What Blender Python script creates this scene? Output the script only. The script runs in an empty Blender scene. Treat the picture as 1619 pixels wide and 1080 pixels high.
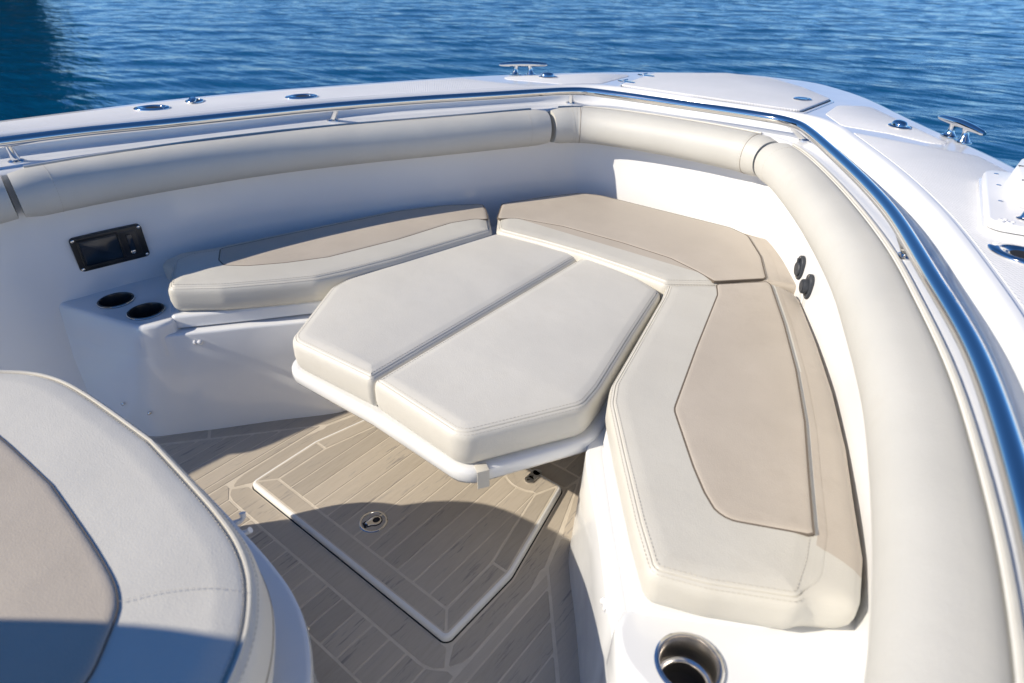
import bpy, bmesh, math, random
import numpy as np
from mathutils import Vector, Matrix, Euler
from mathutils.geometry import tessellate_polygon
random.seed(7); np.random.seed(7)
R = math.radians
S = bpy.context.scene
COL = S.collection

# ------------------------------------------------------------------ camera, sky, sun, exposure
cd = bpy.data.cameras.new('camera'); cam = bpy.data.objects.new('camera', cd); COL.objects.link(cam)
cam.matrix_world = (Matrix.Translation((1.0811, 0.0, 1.4087)) @ Matrix.Rotation(R(38.326), 4, 'Z')
                    @ Matrix.Rotation(R(90 - 32.224), 4, 'X') @ Matrix.Rotation(R(0.312), 4, 'Z'))
cd.sensor_width = 36; cd.lens = 986.635 / 1619 * 36
cd.clip_start = 0.02; cd.clip_end = 3000
cd.dof.use_dof = True; cd.dof.focus_distance = 1.95; cd.dof.aperture_fstop = 3.2
S.camera = cam

SUN_AZ, SUN_EL = 39.3, 32.4            # light travels towards +x from +y by SUN_AZ
W = bpy.data.worlds.new('World'); S.world = W; W.use_nodes = True
nt = W.node_tree; nt.nodes.clear()
sky = nt.nodes.new('ShaderNodeTexSky'); sky.sky_type = 'NISHITA'; sky.sun_disc = False
sky.sun_elevation = R(SUN_EL); sky.sun_rotation = R(180 + SUN_AZ)
sky.altitude = 1500; sky.air_density = 0.8; sky.dust_density = 0.0; sky.ozone_density = 7.0
bg = nt.nodes.new('ShaderNodeBackground'); bg.inputs[1].default_value = 0.132
wo = nt.nodes.new('ShaderNodeOutputWorld')
hs = nt.nodes.new('ShaderNodeHueSaturation'); hs.inputs['Saturation'].default_value = 1.1
nt.links.new(sky.outputs[0], hs.inputs['Color']); nt.links.new(hs.outputs[0], bg.inputs[0]); nt.links.new(bg.outputs[0], wo.inputs[0])
sd = bpy.data.lights.new('sun', 'SUN'); sun = bpy.data.objects.new('sun', sd); COL.objects.link(sun)
sd.energy = 4.9; sd.angle = R(0.53); sd.color = (1.0, 0.905, 0.755)
ld = Vector((math.sin(R(SUN_AZ)) * math.cos(R(SUN_EL)), math.cos(R(SUN_AZ)) * math.cos(R(SUN_EL)), -math.sin(R(SUN_EL))))
sun.rotation_euler = ld.to_track_quat('-Z', 'Y').to_euler(); sun.location = (-6, -8, 7)
S.view_settings.view_transform = 'Standard'; S.view_settings.look = 'None'
S.view_settings.exposure = 0.2; S.view_settings.gamma = 1.0; S.view_settings.use_curve_mapping = False
S.cycles.max_bounces = 10; S.cycles.diffuse_bounces = 8; S.cycles.glossy_bounces = 5
S.cycles.use_denoising = True
S.cycles.sample_clamp_indirect = 6

# ------------------------------------------------------------------ materials
def nodes(name):
    m = bpy.data.materials.new(name); m.use_nodes = True
    t = m.node_tree; b = t.nodes['Principled BSDF']
    return m, t, b
def add(t, kind, **kw):
    n = t.nodes.new(kind)
    for k, v in kw.items():
        if isinstance(k, str) and hasattr(n, k): setattr(n, k, v)
    return n
def noise(t, vec, scale, detail=3, rough=.55):
    n = add(t, 'ShaderNodeTexNoise'); n.inputs['Scale'].default_value = scale
    n.inputs['Detail'].default_value = detail; n.inputs['Roughness'].default_value = rough
    if vec is not None: t.links.new(vec, n.inputs['Vector'])
    return n
def ramp(t, fac, stops):
    r = add(t, 'ShaderNodeValToRGB'); e = r.color_ramp.elements
    while len(e) < len(stops): e.new(.5)
    for i, (p, c) in enumerate(stops):
        e[i].position = p; e[i].color = (*c, 1) if len(c) == 3 else c
    t.links.new(fac, r.inputs[0]); return r
def bump(t, b, height, strength, dist, prev=None):
    n = add(t, 'ShaderNodeBump'); n.inputs['Strength'].default_value = strength; n.inputs['Distance'].default_value = dist
    t.links.new(height, n.inputs['Height'])
    if prev is not None: t.links.new(prev.outputs[0], n.inputs['Normal'])
    t.links.new(n.outputs[0], b.inputs['Normal']); return n
def simple(name, col, rough=.4, metal=0, spec=.5):
    m, t, b = nodes(name)
    b.inputs['Base Color'].default_value = (*col, 1); b.inputs['Roughness'].default_value = rough
    b.inputs['Metallic'].default_value = metal; b.inputs['Specular IOR Level'].default_value = spec
    return m
M = {}
def gelcoat():
    m, t, b = nodes('white_gelcoat'); tc = add(t, 'ShaderNodeTexCoord')
    n = noise(t, tc.outputs['Object'], 3.1, 4)
    c = ramp(t, n.outputs[0], [(.3, (.76, .768, .77)), (.7, (.795, .802, .805))])
    t.links.new(c.outputs[0], b.inputs['Base Color'])
    n2 = noise(t, tc.outputs['Object'], 9, 5)
    r = ramp(t, n2.outputs[0], [(.35, (.13,) * 3), (.75, (.27,) * 3)]); t.links.new(r.outputs[0], b.inputs['Roughness'])
    n3 = noise(t, tc.outputs['Object'], 5.5, 2); bump(t, b, n3.outputs[0], .25, .006)
    b.inputs['Coat Weight'].default_value = .6; b.inputs['Coat Roughness'].default_value = .08
    return m
M['gel'] = gelcoat()
def nonskid():
    m, t, b = nodes('nonskid_gelcoat'); tc = add(t, 'ShaderNodeTexCoord')
    mp = add(t, 'ShaderNodeMapping'); mp.inputs['Rotation'].default_value = (0, 0, R(45)); t.links.new(tc.outputs['Object'], mp.inputs[0])
    v = add(t, 'ShaderNodeTexVoronoi'); v.inputs['Scale'].default_value = 130; v.inputs['Randomness'].default_value = .08
    t.links.new(mp.outputs[0], v.inputs['Vector'])
    n = noise(t, tc.outputs['Object'], 6, 5)
    c = ramp(t, n.outputs[0], [(.3, (.73, .735, .74)), (.7, (.785, .785, .79))]); t.links.new(c.outputs[0], b.inputs['Base Color'])
    b.inputs['Roughness'].default_value = .5
    bump(t, b, v.outputs['Distance'], .9, .004)
    return m
M['nonskid'] = nonskid()
def vinyl(name, ca, cb, dirt, rough=.42):
    m, t, b = nodes(name); tc = add(t, 'ShaderNodeTexCoord'); o = tc.outputs['Object']
    n = noise(t, o, 4.5, 6, .62); c = ramp(t, n.outputs[0], [(.35, ca), (.68, cb)])
    n2 = noise(t, o, 17, 8, .7); d = ramp(t, n2.outputs[0], [(.5, (0,) * 3), (.75, (1,) * 3)])
    n5 = noise(t, o, 2.3, 2); d2 = ramp(t, n5.outputs[0], [(.45, (0,) * 3), (.62, (1,) * 3)])
    mul = add(t, 'ShaderNodeMath', operation='MULTIPLY'); t.links.new(d.outputs[0], mul.inputs[0]); t.links.new(d2.outputs[0], mul.inputs[1])
    m2 = add(t, 'ShaderNodeMath', operation='MULTIPLY'); t.links.new(mul.outputs[0], m2.inputs[0]); m2.inputs[1].default_value = .4
    mx = add(t, 'ShaderNodeMix', data_type='RGBA'); t.links.new(m2.outputs[0], mx.inputs[0]); t.links.new(c.outputs[0], mx.inputs[6])
    mx.inputs[7].default_value = (*dirt, 1); t.links.new(mx.outputs[2], b.inputs['Base Color'])
    rr = ramp(t, n.outputs[0], [(.3, (rough - .05,) * 3), (.7, (rough + .08,) * 3)]); t.links.new(rr.outputs[0], b.inputs['Roughness'])
    v = add(t, 'ShaderNodeTexVoronoi'); v.inputs['Scale'].default_value = 380; t.links.new(o, v.inputs['Vector'])
    b1 = bump(t, b, v.outputs['Distance'], .24, .0011)
    n3 = noise(t, o, 11, 3); b2 = bump(t, b, n3.outputs[0], .14, .01, b1)
    n4 = noise(t, o, 3.2, 1); bump(t, b, n4.outputs[0], .28, .025, b2)
    return m
M['cream'] = vinyl('cream_vinyl', (.59, .565, .50), (.62, .598, .535), (.53, .49, .41))
M['pale'] = vinyl('pale_cream_vinyl', (.66, .637, .575), (.69, .667, .605), (.60, .56, .48))
M['beige'] = vinyl('beige_vinyl', (.485, .427, .355), (.53, .47, .395), (.41, .35, .285), .5)
M['bolster'] = vinyl('bolster_vinyl', (.55, .537, .49), (.58, .567, .52), (.53, .50, .44), .5)
M['stitch'] = simple('stitching_thread', (.50, .47, .41), .7)
M['thread'] = simple('beige_seam_thread', (.34, .29, .235), .8)
M['seam'] = simple('seam_shadow_thread', (.16, .13, .10), .8)
M['steel'] = simple('polished_stainless', (.72, .71, .69), .07, 1)
def brushed():
    m, t, b = nodes('brushed_stainless'); tc = add(t, 'ShaderNodeTexCoord')
    mp = add(t, 'ShaderNodeMapping'); mp.inputs['Scale'].default_value = (40, 40, 900); t.links.new(tc.outputs['Object'], mp.inputs[0])
    n = noise(t, mp.outputs[0], 1, 2)
    r = ramp(t, n.outputs[0], [(.3, (.20,) * 3), (.7, (.27,) * 3)]); t.links.new(r.outputs[0], b.inputs['Roughness'])
    b.inputs['Base Color'].default_value = (.76, .73, .69, 1); b.inputs['Metallic'].default_value = 1
    return m
M['brushed'] = brushed()
M['black'] = simple('black_plastic', (.012, .013, .015), .35)
M['black_gloss'] = simple('black_smoked_lens', (.010, .020, .034), .14)
M['rubber'] = simple('dark_grey_rubber', (.035, .04, .05), .5)
M['white_plastic'] = simple('white_plastic', (.8, .8, .8), .3)
M['rim'] = simple('off_white_rim', (.76, .75, .72), .3)
M['void'] = simple('dark_hole', (.006, .006, .007), .7)
M['shaded_liner'] = simple('shaded_steel_liner', (.06, .06, .062), .3, .6)  # port cup interiors: the same steel with shade painted into its colour
M['strap'] = simple('cream_webbing', (.6, .57, .5), .7)
def caulk():
    m, t, b = nodes('tan_caulk'); tc = add(t, 'ShaderNodeTexCoord')
    n = noise(t, tc.outputs['Object'], 30, 3); c = ramp(t, n.outputs[0], [(.3, (.55, .49, .40)), (.7, (.63, .565, .47))])
    t.links.new(c.outputs[0], b.inputs['Base Color']); b.inputs['Roughness'].default_value = .6
    return m
M['caulk'] = caulk()
def teak():
    m, t, b = nodes('weathered_synthetic_teak'); tc = add(t, 'ShaderNodeTexCoord'); oi = add(t, 'ShaderNodeObjectInfo')
    mp = add(t, 'ShaderNodeMapping'); mp.inputs['Scale'].default_value = (1, .085, 1); t.links.new(tc.outputs['Object'], mp.inputs[0])
    off = add(t, 'ShaderNodeVectorMath', operation='SCALE'); off.inputs[0].default_value = (7.3, 3.1, 5.7); t.links.new(oi.outputs['Random'], off.inputs['Scale'])
    ad = add(t, 'ShaderNodeVectorMath', operation='ADD'); t.links.new(mp.outputs[0], ad.inputs[0]); t.links.new(off.outputs[0], ad.inputs[1])
    n = noise(t, ad.outputs[0], 140, 7, .66); n.inputs['Distortion'].default_value = .35
    fine = noise(t, ad.outputs[0], 420, 3, .6)
    big = noise(t, ad.outputs[0], 16, 3)
    base = ramp(t, n.outputs[0], [(.25, (.40, .348, .28)), (.5, (.45, .396, .325)), (.8, (.49, .436, .362))])
    k = ramp(t, n.outputs[0], [(.53, (0,) * 3), (.64, (1,) * 3)])
    g = ramp(t, big.outputs[0], [(.46, (0,) * 3), (.60, (1,) * 3)])
    mul = add(t, 'ShaderNodeMath', operation='MULTIPLY'); t.links.new(k.outputs[0], mul.inputs[0]); t.links.new(g.outputs[0], mul.inputs[1])
    m2 = add(t, 'ShaderNodeMath', operation='MULTIPLY'); t.links.new(mul.outputs[0], m2.inputs[0]); m2.inputs[1].default_value = .85
    mx = add(t, 'ShaderNodeMix', data_type='RGBA'); t.links.new(m2.outputs[0], mx.inputs[0]); t.links.new(base.outputs[0], mx.inputs[6]); mx.inputs[7].default_value = (.20, .185, .175, 1)
    hsv = add(t, 'ShaderNodeHueSaturation'); t.links.new(mx.outputs[2], hsv.inputs['Color'])
    mr = add(t, 'ShaderNodeMapRange'); mr.inputs[3].default_value = .9; mr.inputs[4].default_value = 1.1; t.links.new(oi.outputs['Random'], mr.inputs[0])
    t.links.new(mr.outputs[0], hsv.inputs['Value']); t.links.new(hsv.outputs[0], b.inputs['Base Color'])
    b.inputs['Roughness'].default_value = .55
    b1 = bump(t, b, fine.outputs[0], .35, .001); bump(t, b, n.outputs[0], .3, .0015, b1)
    return m
M['teak'] = teak()
def water():
    m, t, b = nodes('lake_water'); tc = add(t, 'ShaderNodeTexCoord'); o = tc.outputs['Object']
    b.inputs['Base Color'].default_value = (.001, .062, .150, 1); b.inputs['Roughness'].default_value = .05
    b.inputs['IOR'].default_value = 1.333; b.inputs['Specular IOR Level'].default_value = .32
    mp = add(t, 'ShaderNodeMapping'); mp.inputs['Rotation'].default_value = (0, 0, R(-38)); mp.inputs['Scale'].default_value = (.42, 1.25, 1); t.links.new(o, mp.inputs[0])
    n1 = noise(t, mp.outputs[0], 5.5, 4, .55); b1 = bump(t, b, n1.outputs[0], .42, .04)
    n2 = noise(t, mp.outputs[0], 1.3, 3, .5); bump(t, b, n2.outputs[0], .35, .25, b1)
    return m
M['water'] = water()
M['leaf'] = simple('shore_foliage', (.045, .075, .025), .7)
M['leaf_dark'] = simple('shore_foliage_dark', (.025, .05, .018), .7)
M['bank'] = simple('shore_earth', (.11, .10, .06), .9)

# ------------------------------------------------------------------ object helpers
def mesh(name, verts, faces, mat, parent=None, smooth=True, angle=40, fmats=None):
    me = bpy.data.meshes.new(name); me.from_pydata([tuple(v) for v in verts], [], [tuple(f) for f in faces])
    for m in (mat if isinstance(mat, (list, tuple)) else [mat]): me.materials.append(m)
    if fmats is not None: me.polygons.foreach_set('material_index', fmats)
    bm = bmesh.new(); bm.from_mesh(me); bmesh.ops.recalc_face_normals(bm, faces=bm.faces); bm.to_mesh(me); bm.free()
    if smooth:
        me.polygons.foreach_set('use_smooth', [True] * len(me.polygons)); me.set_sharp_from_angle(angle=R(angle))
    me.update()
    o = bpy.data.objects.new(name, me); COL.objects.link(o)
    if parent is not None:
        o.parent = parent; o.matrix_parent_inverse = Matrix.Translation(parent.location).inverted() if parent.type == 'EMPTY' else Matrix()
    return o
def tag(o, label, cat, group=None):
    o['label'] = label; o['category'] = cat
    if group: o['group'] = group
    return o
def thing(name, loc, label, cat, group=None):
    o = bpy.data.objects.new(name, None); COL.objects.link(o); o.location = loc; o.empty_display_size = .05
    return tag(o, label, cat, group)
class B:
    """collects shapes for one mesh"""
    def __init__(s): s.v = []; s.f = []; s.m = []
    def add(s, v, f, mi=0):
        k = len(s.v); s.v += [tuple(q) for q in v]; s.f += [tuple(i + k for i in q) for q in f]; s.m += [mi] * len(f); return s
    def out(s, name, mat, parent=None, **kw):
        return mesh(name, s.v, s.f, mat, parent, fmats=s.m if isinstance(mat, (list, tuple)) else None, **kw)
def catmull(P, n, closed=False):
    P = [np.array(p, float) for p in P]
    Q = ([P[-1]] + P + P[:2]) if closed else ([2 * P[0] - P[1]] + P + [2 * P[-1] - P[-2]])
    out = []
    for i in range(1, len(Q) - 2):
        p0, p1, p2, p3 = Q[i - 1:i + 3]
        t0 = 0; t1 = t0 + np.linalg.norm(p1 - p0) ** .5; t2 = t1 + np.linalg.norm(p2 - p1) ** .5; t3 = t2 + np.linalg.norm(p3 - p2) ** .5
        for t in np.linspace(t1, t2, 14, endpoint=False):
            a1 = (t1 - t) / (t1 - t0) * p0 + (t - t0) / (t1 - t0) * p1; a2 = (t2 - t) / (t2 - t1) * p1 + (t - t1) / (t2 - t1) * p2
            a3 = (t3 - t) / (t3 - t2) * p2 + (t - t2) / (t3 - t2) * p3
            b1 = (t2 - t) / (t2 - t0) * a1 + (t - t0) / (t2 - t0) * a2; b2 = (t3 - t) / (t3 - t1) * a2 + (t - t1) / (t3 - t1) * a3
            out.append((t2 - t) / (t2 - t1) * b1 + (t - t1) / (t2 - t1) * b2)
    if not closed: out.append(P[-1])
    return resample(out, n, closed)
def resample(P, n, closed=False):
    P = np.array(P, float)
    if closed: P = np.vstack([P, P[:1]])
    d = np.r_[0, np.cumsum(np.linalg.norm(np.diff(P, axis=0), axis=1))]
    t = np.linspace(0, d[-1], n, endpoint=not closed)
    return np.stack([np.interp(t, d, P[:, k]) for k in range(P.shape[1])], 1)
def roundpoly(P, r, seg=6):
    """closed polygon with filleted corners; P items (x,y) or (x,y,r)"""
    n = len(P); out = []
    for i in range(n):
        p = np.array(P[i][:2], float); a = np.array(P[i - 1][:2], float); b = np.array(P[(i + 1) % n][:2], float)
        rr = P[i][2] if len(P[i]) > 2 else r
        u = a - p; v = b - p; lu, lv = np.linalg.norm(u), np.linalg.norm(v); u /= lu; v /= lv
        ang = math.acos(max(-1, min(1, float(u @ v))))
        if rr <= 0 or ang > R(176): out.append(p); continue
        t = min(rr / math.tan(ang / 2), .45 * lu, .45 * lv)
        A = p + u * t; C = p + v * t
        for k in range(seg + 1):
            s = k / seg; out.append((1 - s) ** 2 * A + 2 * s * (1 - s) * (p * .62 + (A + C) * .19) + s * s * C)
    return np.array(out)
def area(P): x, y = P[:, 0], P[:, 1]; return .5 * np.sum(x * np.roll(y, -1) - y * np.roll(x, -1))
def ccw(P): P = np.array(P, float); return P if area(P) > 0 else P[::-1].copy()
def normals(P, closed):
    if closed: T = np.roll(P, -1, 0) - np.roll(P, 1, 0)
    else: T = np.gradient(P, axis=0)
    T = T[:, :2] / (np.linalg.norm(T[:, :2], axis=1, keepdims=True) + 1e-12)
    return np.stack([T[:, 1], -T[:, 0]], 1)              # right hand side = outward of a ccw loop
def inset(P, d):                                          # sharp polygon inset (ccw, d>0 inwards)
    n = len(P); out = []
    for i in range(n):
        a, p, b = P[i - 1], P[i], P[(i + 1) % n]
        e1 = p - a; e2 = b - p; e1 = e1 / (np.linalg.norm(e1) + 1e-12); e2 = e2 / (np.linalg.norm(e2) + 1e-12)
        n1 = np.array([-e1[1], e1[0]]); n2 = np.array([-e2[1], e2[0]])
        k = 1 + n1 @ n2; out.append(p + (n1 + n2) * d / max(k, .35))
    return np.array(out)
def rings_mesh(b, rings, closed=True, cap0=False, cap1=False, mi=0, fm=None):
    n = len(rings[0]); v = [q for r in rings for q in r]; f = []
    for k in range(len(rings) - 1):
        for i in range(n if closed else n - 1):
            j = (i + 1) % n; f.append((k * n + i, k * n + j, (k + 1) * n + j, (k + 1) * n + i))
    if cap0: f.append(tuple(range(n))[::-1])
    if cap1: f.append(tuple(range((len(rings) - 1) * n, len(rings) * n)))
    k0 = len(b.f); b.add(v, f, mi)
    if fm is not None:
        for q in range(k0, len(b.f)):
            c = np.mean([b.v[i] for i in b.f[q]], axis=0); b.m[q] = fm(c)
def slab(P, z0, z1, r=.003, b=None, mi=0, steps=2):
    """solid with a softened top edge from a plan polygon"""
    P = ccw(P); b = b or B(); rg = [[(x, y, z0) for x, y in P], [(x, y, z1 - r) for x, y in P]]
    for k in range(1, steps + 1):
        a = k / steps * math.pi / 2
        Q = inset(P, r * (1 - math.cos(a))); rg.append([(x, y, z1 - r + r * math.sin(a)) for x, y in Q])
    rings_mesh(b, rg, True, True, True, mi); return b
def tube(path, r, b=None, seg=10, closed=False, caps=True, mi=0, radii=None):
    b = b or B(); P = [Vector(p) for p in path]; n = len(P); rings = []
    up = Vector((0, 0, 1))
    for i in range(n):
        t = (P[(i + 1) % n] - P[i - 1]) if closed else (P[min(i + 1, n - 1)] - P[max(i - 1, 0)])
        t.normalize(); s = t.cross(up)
        if s.length < 1e-4: s = t.cross(Vector((1, 0, 0)))
        s.normalize(); w = s.cross(t); rr = radii[i] if radii else r
        rings.append([P[i] + s * (math.cos(a) * rr) + w * (math.sin(a) * rr) for a in [2 * math.pi * k / seg for k in range(seg)]])
    if closed: rings.append(rings[0])
    rings_mesh(b, rings, True, caps and not closed, caps and not closed, mi); return b
def lathe(prof, c=(0, 0, 0), b=None, seg=24, mi=0, mat=None, sx=1, sy=1, cap0=True, cap1=True):
    b = b or B(); rings = []
    for r, z in prof:
        ring = [Vector((math.cos(2 * math.pi * k / seg) * r * sx, math.sin(2 * math.pi * k / seg) * r * sy, z)) for k in range(seg)]
        if mat is not None: ring = [mat @ q for q in ring]
        rings.append([q + Vector(c) for q in ring])
    rings_mesh(b, rings, True, cap0, cap1, mi); return b
def box(lo, hi, b=None, mat=None, bev=0, mi=0):
    b = b or B(); P = np.array([(lo[0], lo[1]), (hi[0], lo[1]), (hi[0], hi[1]), (lo[0], hi[1])], float); k = len(b.v)
    slab(P, lo[2], hi[2], max(bev, 1e-4), b, mi, 2)
    if mat is not None: b.v[k:] = [tuple(mat @ Vector(q)) for q in b.v[k:]]
    return b
def min_dist(q, P):
    A = P; D = np.roll(P, -1, 0) - P; w = q - A
    t = np.clip((w * D).sum(1) / ((D * D).sum(1) + 1e-12), 0, 1)
    return float(np.sqrt((((w - D * t[:, None]) ** 2).sum(1)).min()))
def cushion(P, z0, z1, r, name, mat, parent=None, fm=None, n=220, crown=.004, groove=True, bulge=.004):
    P = ccw(resample(P, n, True)); N = normals(P, True)
    def ring(ins, z): Q = P - N * ins; return [(x, y, z) for x, y in Q]
    rg = [ring(r * .8, z0), ring(r * .28, z0 + r * .18), ring(.0, z0 + r * .7), ring(-bulge * .8, z0 + (z1 - z0) * .4), ring(-bulge * .6, z1 - r * 1.25)]
    for a in (12, 30, 48): rg.append(ring(r * (1 - math.cos(R(a))) - bulge * .4 * (1 - a / 60), z1 - r + r * math.sin(R(a))))
    if groove: rg += [ring(r * .42, z1 - r * .19 - .0006), ring(r * .48, z1 - r * .16 - .0034), ring(r * .54, z1 - r * .10 - .0004)]
    for a in (66, 80): rg.append(ring(r * (1 - math.cos(R(a))), z1 - r + r * math.sin(R(a))))
    def clean(Q, ins):                                    # collapse runs where an inset ring folds over itself
        d = np.array([min_dist(q, P) for q in Q]); ok = d > ins * .97; m = len(Q); Q = Q.copy()
        if not ok.any(): return Q
        i0 = int(np.argmax(ok)); i = i0
        while i < i0 + m:
            if ok[i % m]: i += 1; continue
            j = i
            while not ok[j % m]: j += 1
            mid = (Q[(i - 1) % m] + Q[j % m]) / 2
            for k in range(i, j): Q[k % m] = mid
            i = j
        return Q
    last = None
    for ins, z in ((r * 1.1, z1 + crown * .25), (r * 1.5, z1 + crown * .7), (r * 1.9, z1 + crown)):
        Q = clean(P - N * ins, ins); rg.append([(x, y, z) for x, y in Q]); last = Q
    b = B(); rings_mesh(b, rg, True, True, False, 0, fm)
    L3 = [Vector((x, y, 0)) for x, y in last]
    keep = [0]
    for i in range(1, len(L3)):
        if (L3[i] - L3[keep[-1]]).length > 2e-4: keep.append(i)
    k0 = len(b.v) - len(last); k1 = len(b.f)
    for tri in tessellate_polygon([[L3[i] for i in keep]]):
        b.f.append(tuple(k0 + keep[i] for i in tri)); b.m.append(0)
    if fm is not None:
        for q in range(k1, len(b.f)): b.m[q] = fm(np.mean([b.v[i] for i in b.f[q]], axis=0))
    o = b.out(name, mat, parent, angle=60); return o, P, N
def dashes(Q, b=None, length=.0055, gap=.0035, r=.0006):
    """a row of stitches along a 3-D polyline"""
    b = b or B(); Q = np.array(Q, float); d = np.r_[0, np.cumsum(np.linalg.norm(np.diff(Q, axis=0), axis=1))]
    s = 0
    while s + length < d[-1]:
        A = [np.interp(s, d, Q[:, k]) for k in range(3)]; C = [np.interp(s + length, d, Q[:, k]) for k in range(3)]
        tube([A, C], r, b, 4); s += length + gap
    return b
def stitch_rows(P, N, rows, closed=True):
    b = B()
    for ins, z in rows:
        Q = P - N * ins; Q = np.c_[Q, np.full(len(Q), z)]
        if closed: Q = np.vstack([Q, Q[:1]])
        dashes(Q, b)
    return b
def clone(o, dx=(0, 0, 0), rz=0, label=None, pivot=None):
    c = o.copy(); COL.objects.link(c)
    c.location = Vector(o.location) + Vector(dx); c.rotation_euler = (o.rotation_euler[0], o.rotation_euler[1], o.rotation_euler[2] + rz)
    if label: c['label'] = label
    for ch in list(o.children):
        d = ch.copy(); COL.objects.link(d); d.parent = c
        for g in list(ch.children):
            e = g.copy(); COL.objects.link(e); e.parent = d
    return c

# ------------------------------------------------------------------ hull lines (metres; x starboard, y forward, z above the cockpit floor)
W_ = [(-1.52, -1.6), (-1.50, -.8), (-1.44, -.2), (-1.33, .20), (-1.24, .49), (-1.205, .709), (-1.145, .952), (-1.057, 1.212), (-.922, 1.496), (-.726, 1.836), (-.515, 2.21), (-.47, 2.275), (-.415, 2.335), (-.33, 2.372), (-.191, 2.396), (.029, 2.407),
      (.213, 2.398), (.34, 2.382), (.43, 2.345), (.50, 2.28), (.56, 2.205), (.743, 1.912), (.93, 1.556), (1.037, 1.298), (1.121, 1.07), (1.178, .872), (1.216, .716), (1.239, .595), (1.252, .50), (1.28, .2), (1.31, -.2), (1.34, -.8), (1.35, -1.6)]
C_ = [(-1.68, -1.6), (-1.66, -.8), (-1.59, -.15), (-1.495, .3), (-1.427, .57), (-1.348, .785), (-1.26, 1.025), (-1.163, 1.29), (-1.035, 1.6), (-.825, 1.945), (-.58, 2.32), (-.51, 2.41), (-.42, 2.475), (-.328, 2.502), (-.087, 2.505), (.114, 2.49),
      (.30, 2.488), (.434, 2.478), (.515, 2.445), (.592, 2.369), (.678, 2.237), (.857, 1.936), (.998, 1.651), (1.116, 1.349), (1.182, 1.156), (1.235, .95), (1.29, .65), (1.345, .2), (1.40, -.4), (1.43, -1.6)]
O_ = [(-1.86, -1.6), (-1.83, -.6), (-1.755, 0), (-1.71, .4), (-1.665, .66), (-1.62, .92), (-1.56, 1.22), (-1.46, 1.49), (-1.30, 1.81), (-1.02, 2.32), (-.685, 2.745), (-.49, 2.93), (-.30, 3.075), (-.15, 3.175), (0, 3.225),
      (.14, 3.228), (.29, 3.205), (.42, 3.115), (.546, 2.993), (.788, 2.653), (1.09, 2.246), (1.27, 1.93), (1.45, 1.5), (1.56, 1.15), (1.62, .8), (1.68, .3), (1.72, -.3), (1.75, -1.6)]
Wl = catmull(W_, 260); Cl = catmull(C_, 260); Ol = catmull(O_, 260)
def off(L, d): return L - normals(L, False) * d          # loops run port > bow > starboard (clockwise): d > 0 is outboard
zL, zD = .840, .905

boat = thing('boat', (0, 1.0, 0), 'white fibreglass bow of an open motor boat around the cockpit', 'boat')
# ledge, riser and rounded crest as one moulding
Fl = off(Cl, -.012)
Fl = np.where(np.linalg.norm(Fl - Wl, axis=1, keepdims=True) < .03, off(Wl, .03), Fl)
def lerp(A, Bq, t): return A * (1 - t) + Bq * t
rg = [[(x, y, zL - .03) for x, y in off(Wl, -.002)], [(x, y, zL - .008) for x, y in off(Wl, -.002)], [(x, y, zL) for x, y in off(Wl, .008)]]
rg += [[(x, y, zL + .001) for x, y in lerp(off(Wl, .008), off(Fl, -.016), t)] for t in (.35, .7)]
for d, z in ((-.018, .001), (-.008, .0035), (-.001, .010), (.002, .022)): rg.append([(x, y, zL + z) for x, y in off(Fl, d)])
for d, z in ((-.008, -.022), (-.0055, -.012), (.0, -.0045), (.008, -.001), (.016, 0)): rg.append([(x, y, zD + .004 + z) for x, y in off(Cl, d)])
rg.append([(x, y, zD - .002) for x, y in off(Cl, .020)]); rg.append([(x, y, zD - .004) for x, y in off(Cl, .03)])
b = B(); rings_mesh(b, rg, False); b.out('coaming', M['gel'], boat, angle=50)
# deck sheet
b = B(); D = [(x, y, zD - .002) for x, y in off(Cl, .020)]; E = [(x, y, zD - .002) for x, y in off(Ol, -.02)]
bmv = D + E[::-1]
b.add(bmv, [tuple(range(len(bmv)))]); b.out('gunwale_deck', M['gel'], boat, smooth=False)
# hull side with rounded gunwale edge
rg = [[(x, y, zD - .002) for x, y in off(Ol, -.02)]]
for d, z in ((-.008, -.004), (-.001, -.011), (.001, -.022), (.001, -.07), (-.012, -.085), (-.03, -.3), (-.09, -.7), (-.17, -1.15), (-.26, -1.6)): rg.append([(x, y, zD + z) for x, y in off(Ol, d)])
b = B(); rings_mesh(b, rg, False); b.out('hull_side', M['gel'], boat)
# inner wall (liner)
rg = []
for d, z in ((-.002, zL - .03), (-.001, .72), (-.012, .55), (-.026, .43), (-.034, .36), (-.05, .22), (-.085, .09), (-.14, .02), (-.20, -.008)): rg.append([(x, y, z) for x, y in off(Wl, d)])
b = B(); rings_mesh(b, rg, False); b.out('inner_wall', M['gel'], boat)
# bow bench and seat bases: one moulding, plan outline at floor level
FRONT = [(-.785, .635), (-.767, .655), (-.639, .82), (-.49, 1.008), (-.472, 1.07), (-.414, 1.255), (-.343, 1.40), (-.31, 1.58), (-.25, 1.66), (-.12, 1.69)]
FRONT = FRONT + [(-x, y) for x, y in FRONT[::-1]]
fr = catmull(FRONT, 160)
AB = [(.815, .597), (.845, .560), (.868, .530), (.895, .508), (.95, .490), (1.02, .473), (1.34, .39)]     # aft corner at the floor
AT = [(.822, .620), (.838, .598), (.856, .582), (.880, .572), (.95, .552), (1.02, .534), (1.34, .455)]     # and at the shelf edge
CUPS = [(.948, .643), (1.085, .612), (-1.083, .614), (-.932, .642)]
def hole(cx, cy): return [Vector((cx + .054 * math.cos(2 * math.pi * k / 40), cy + .054 * math.sin(2 * math.pi * k / 40), 0)) for k in range(40)][::-1]
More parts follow.
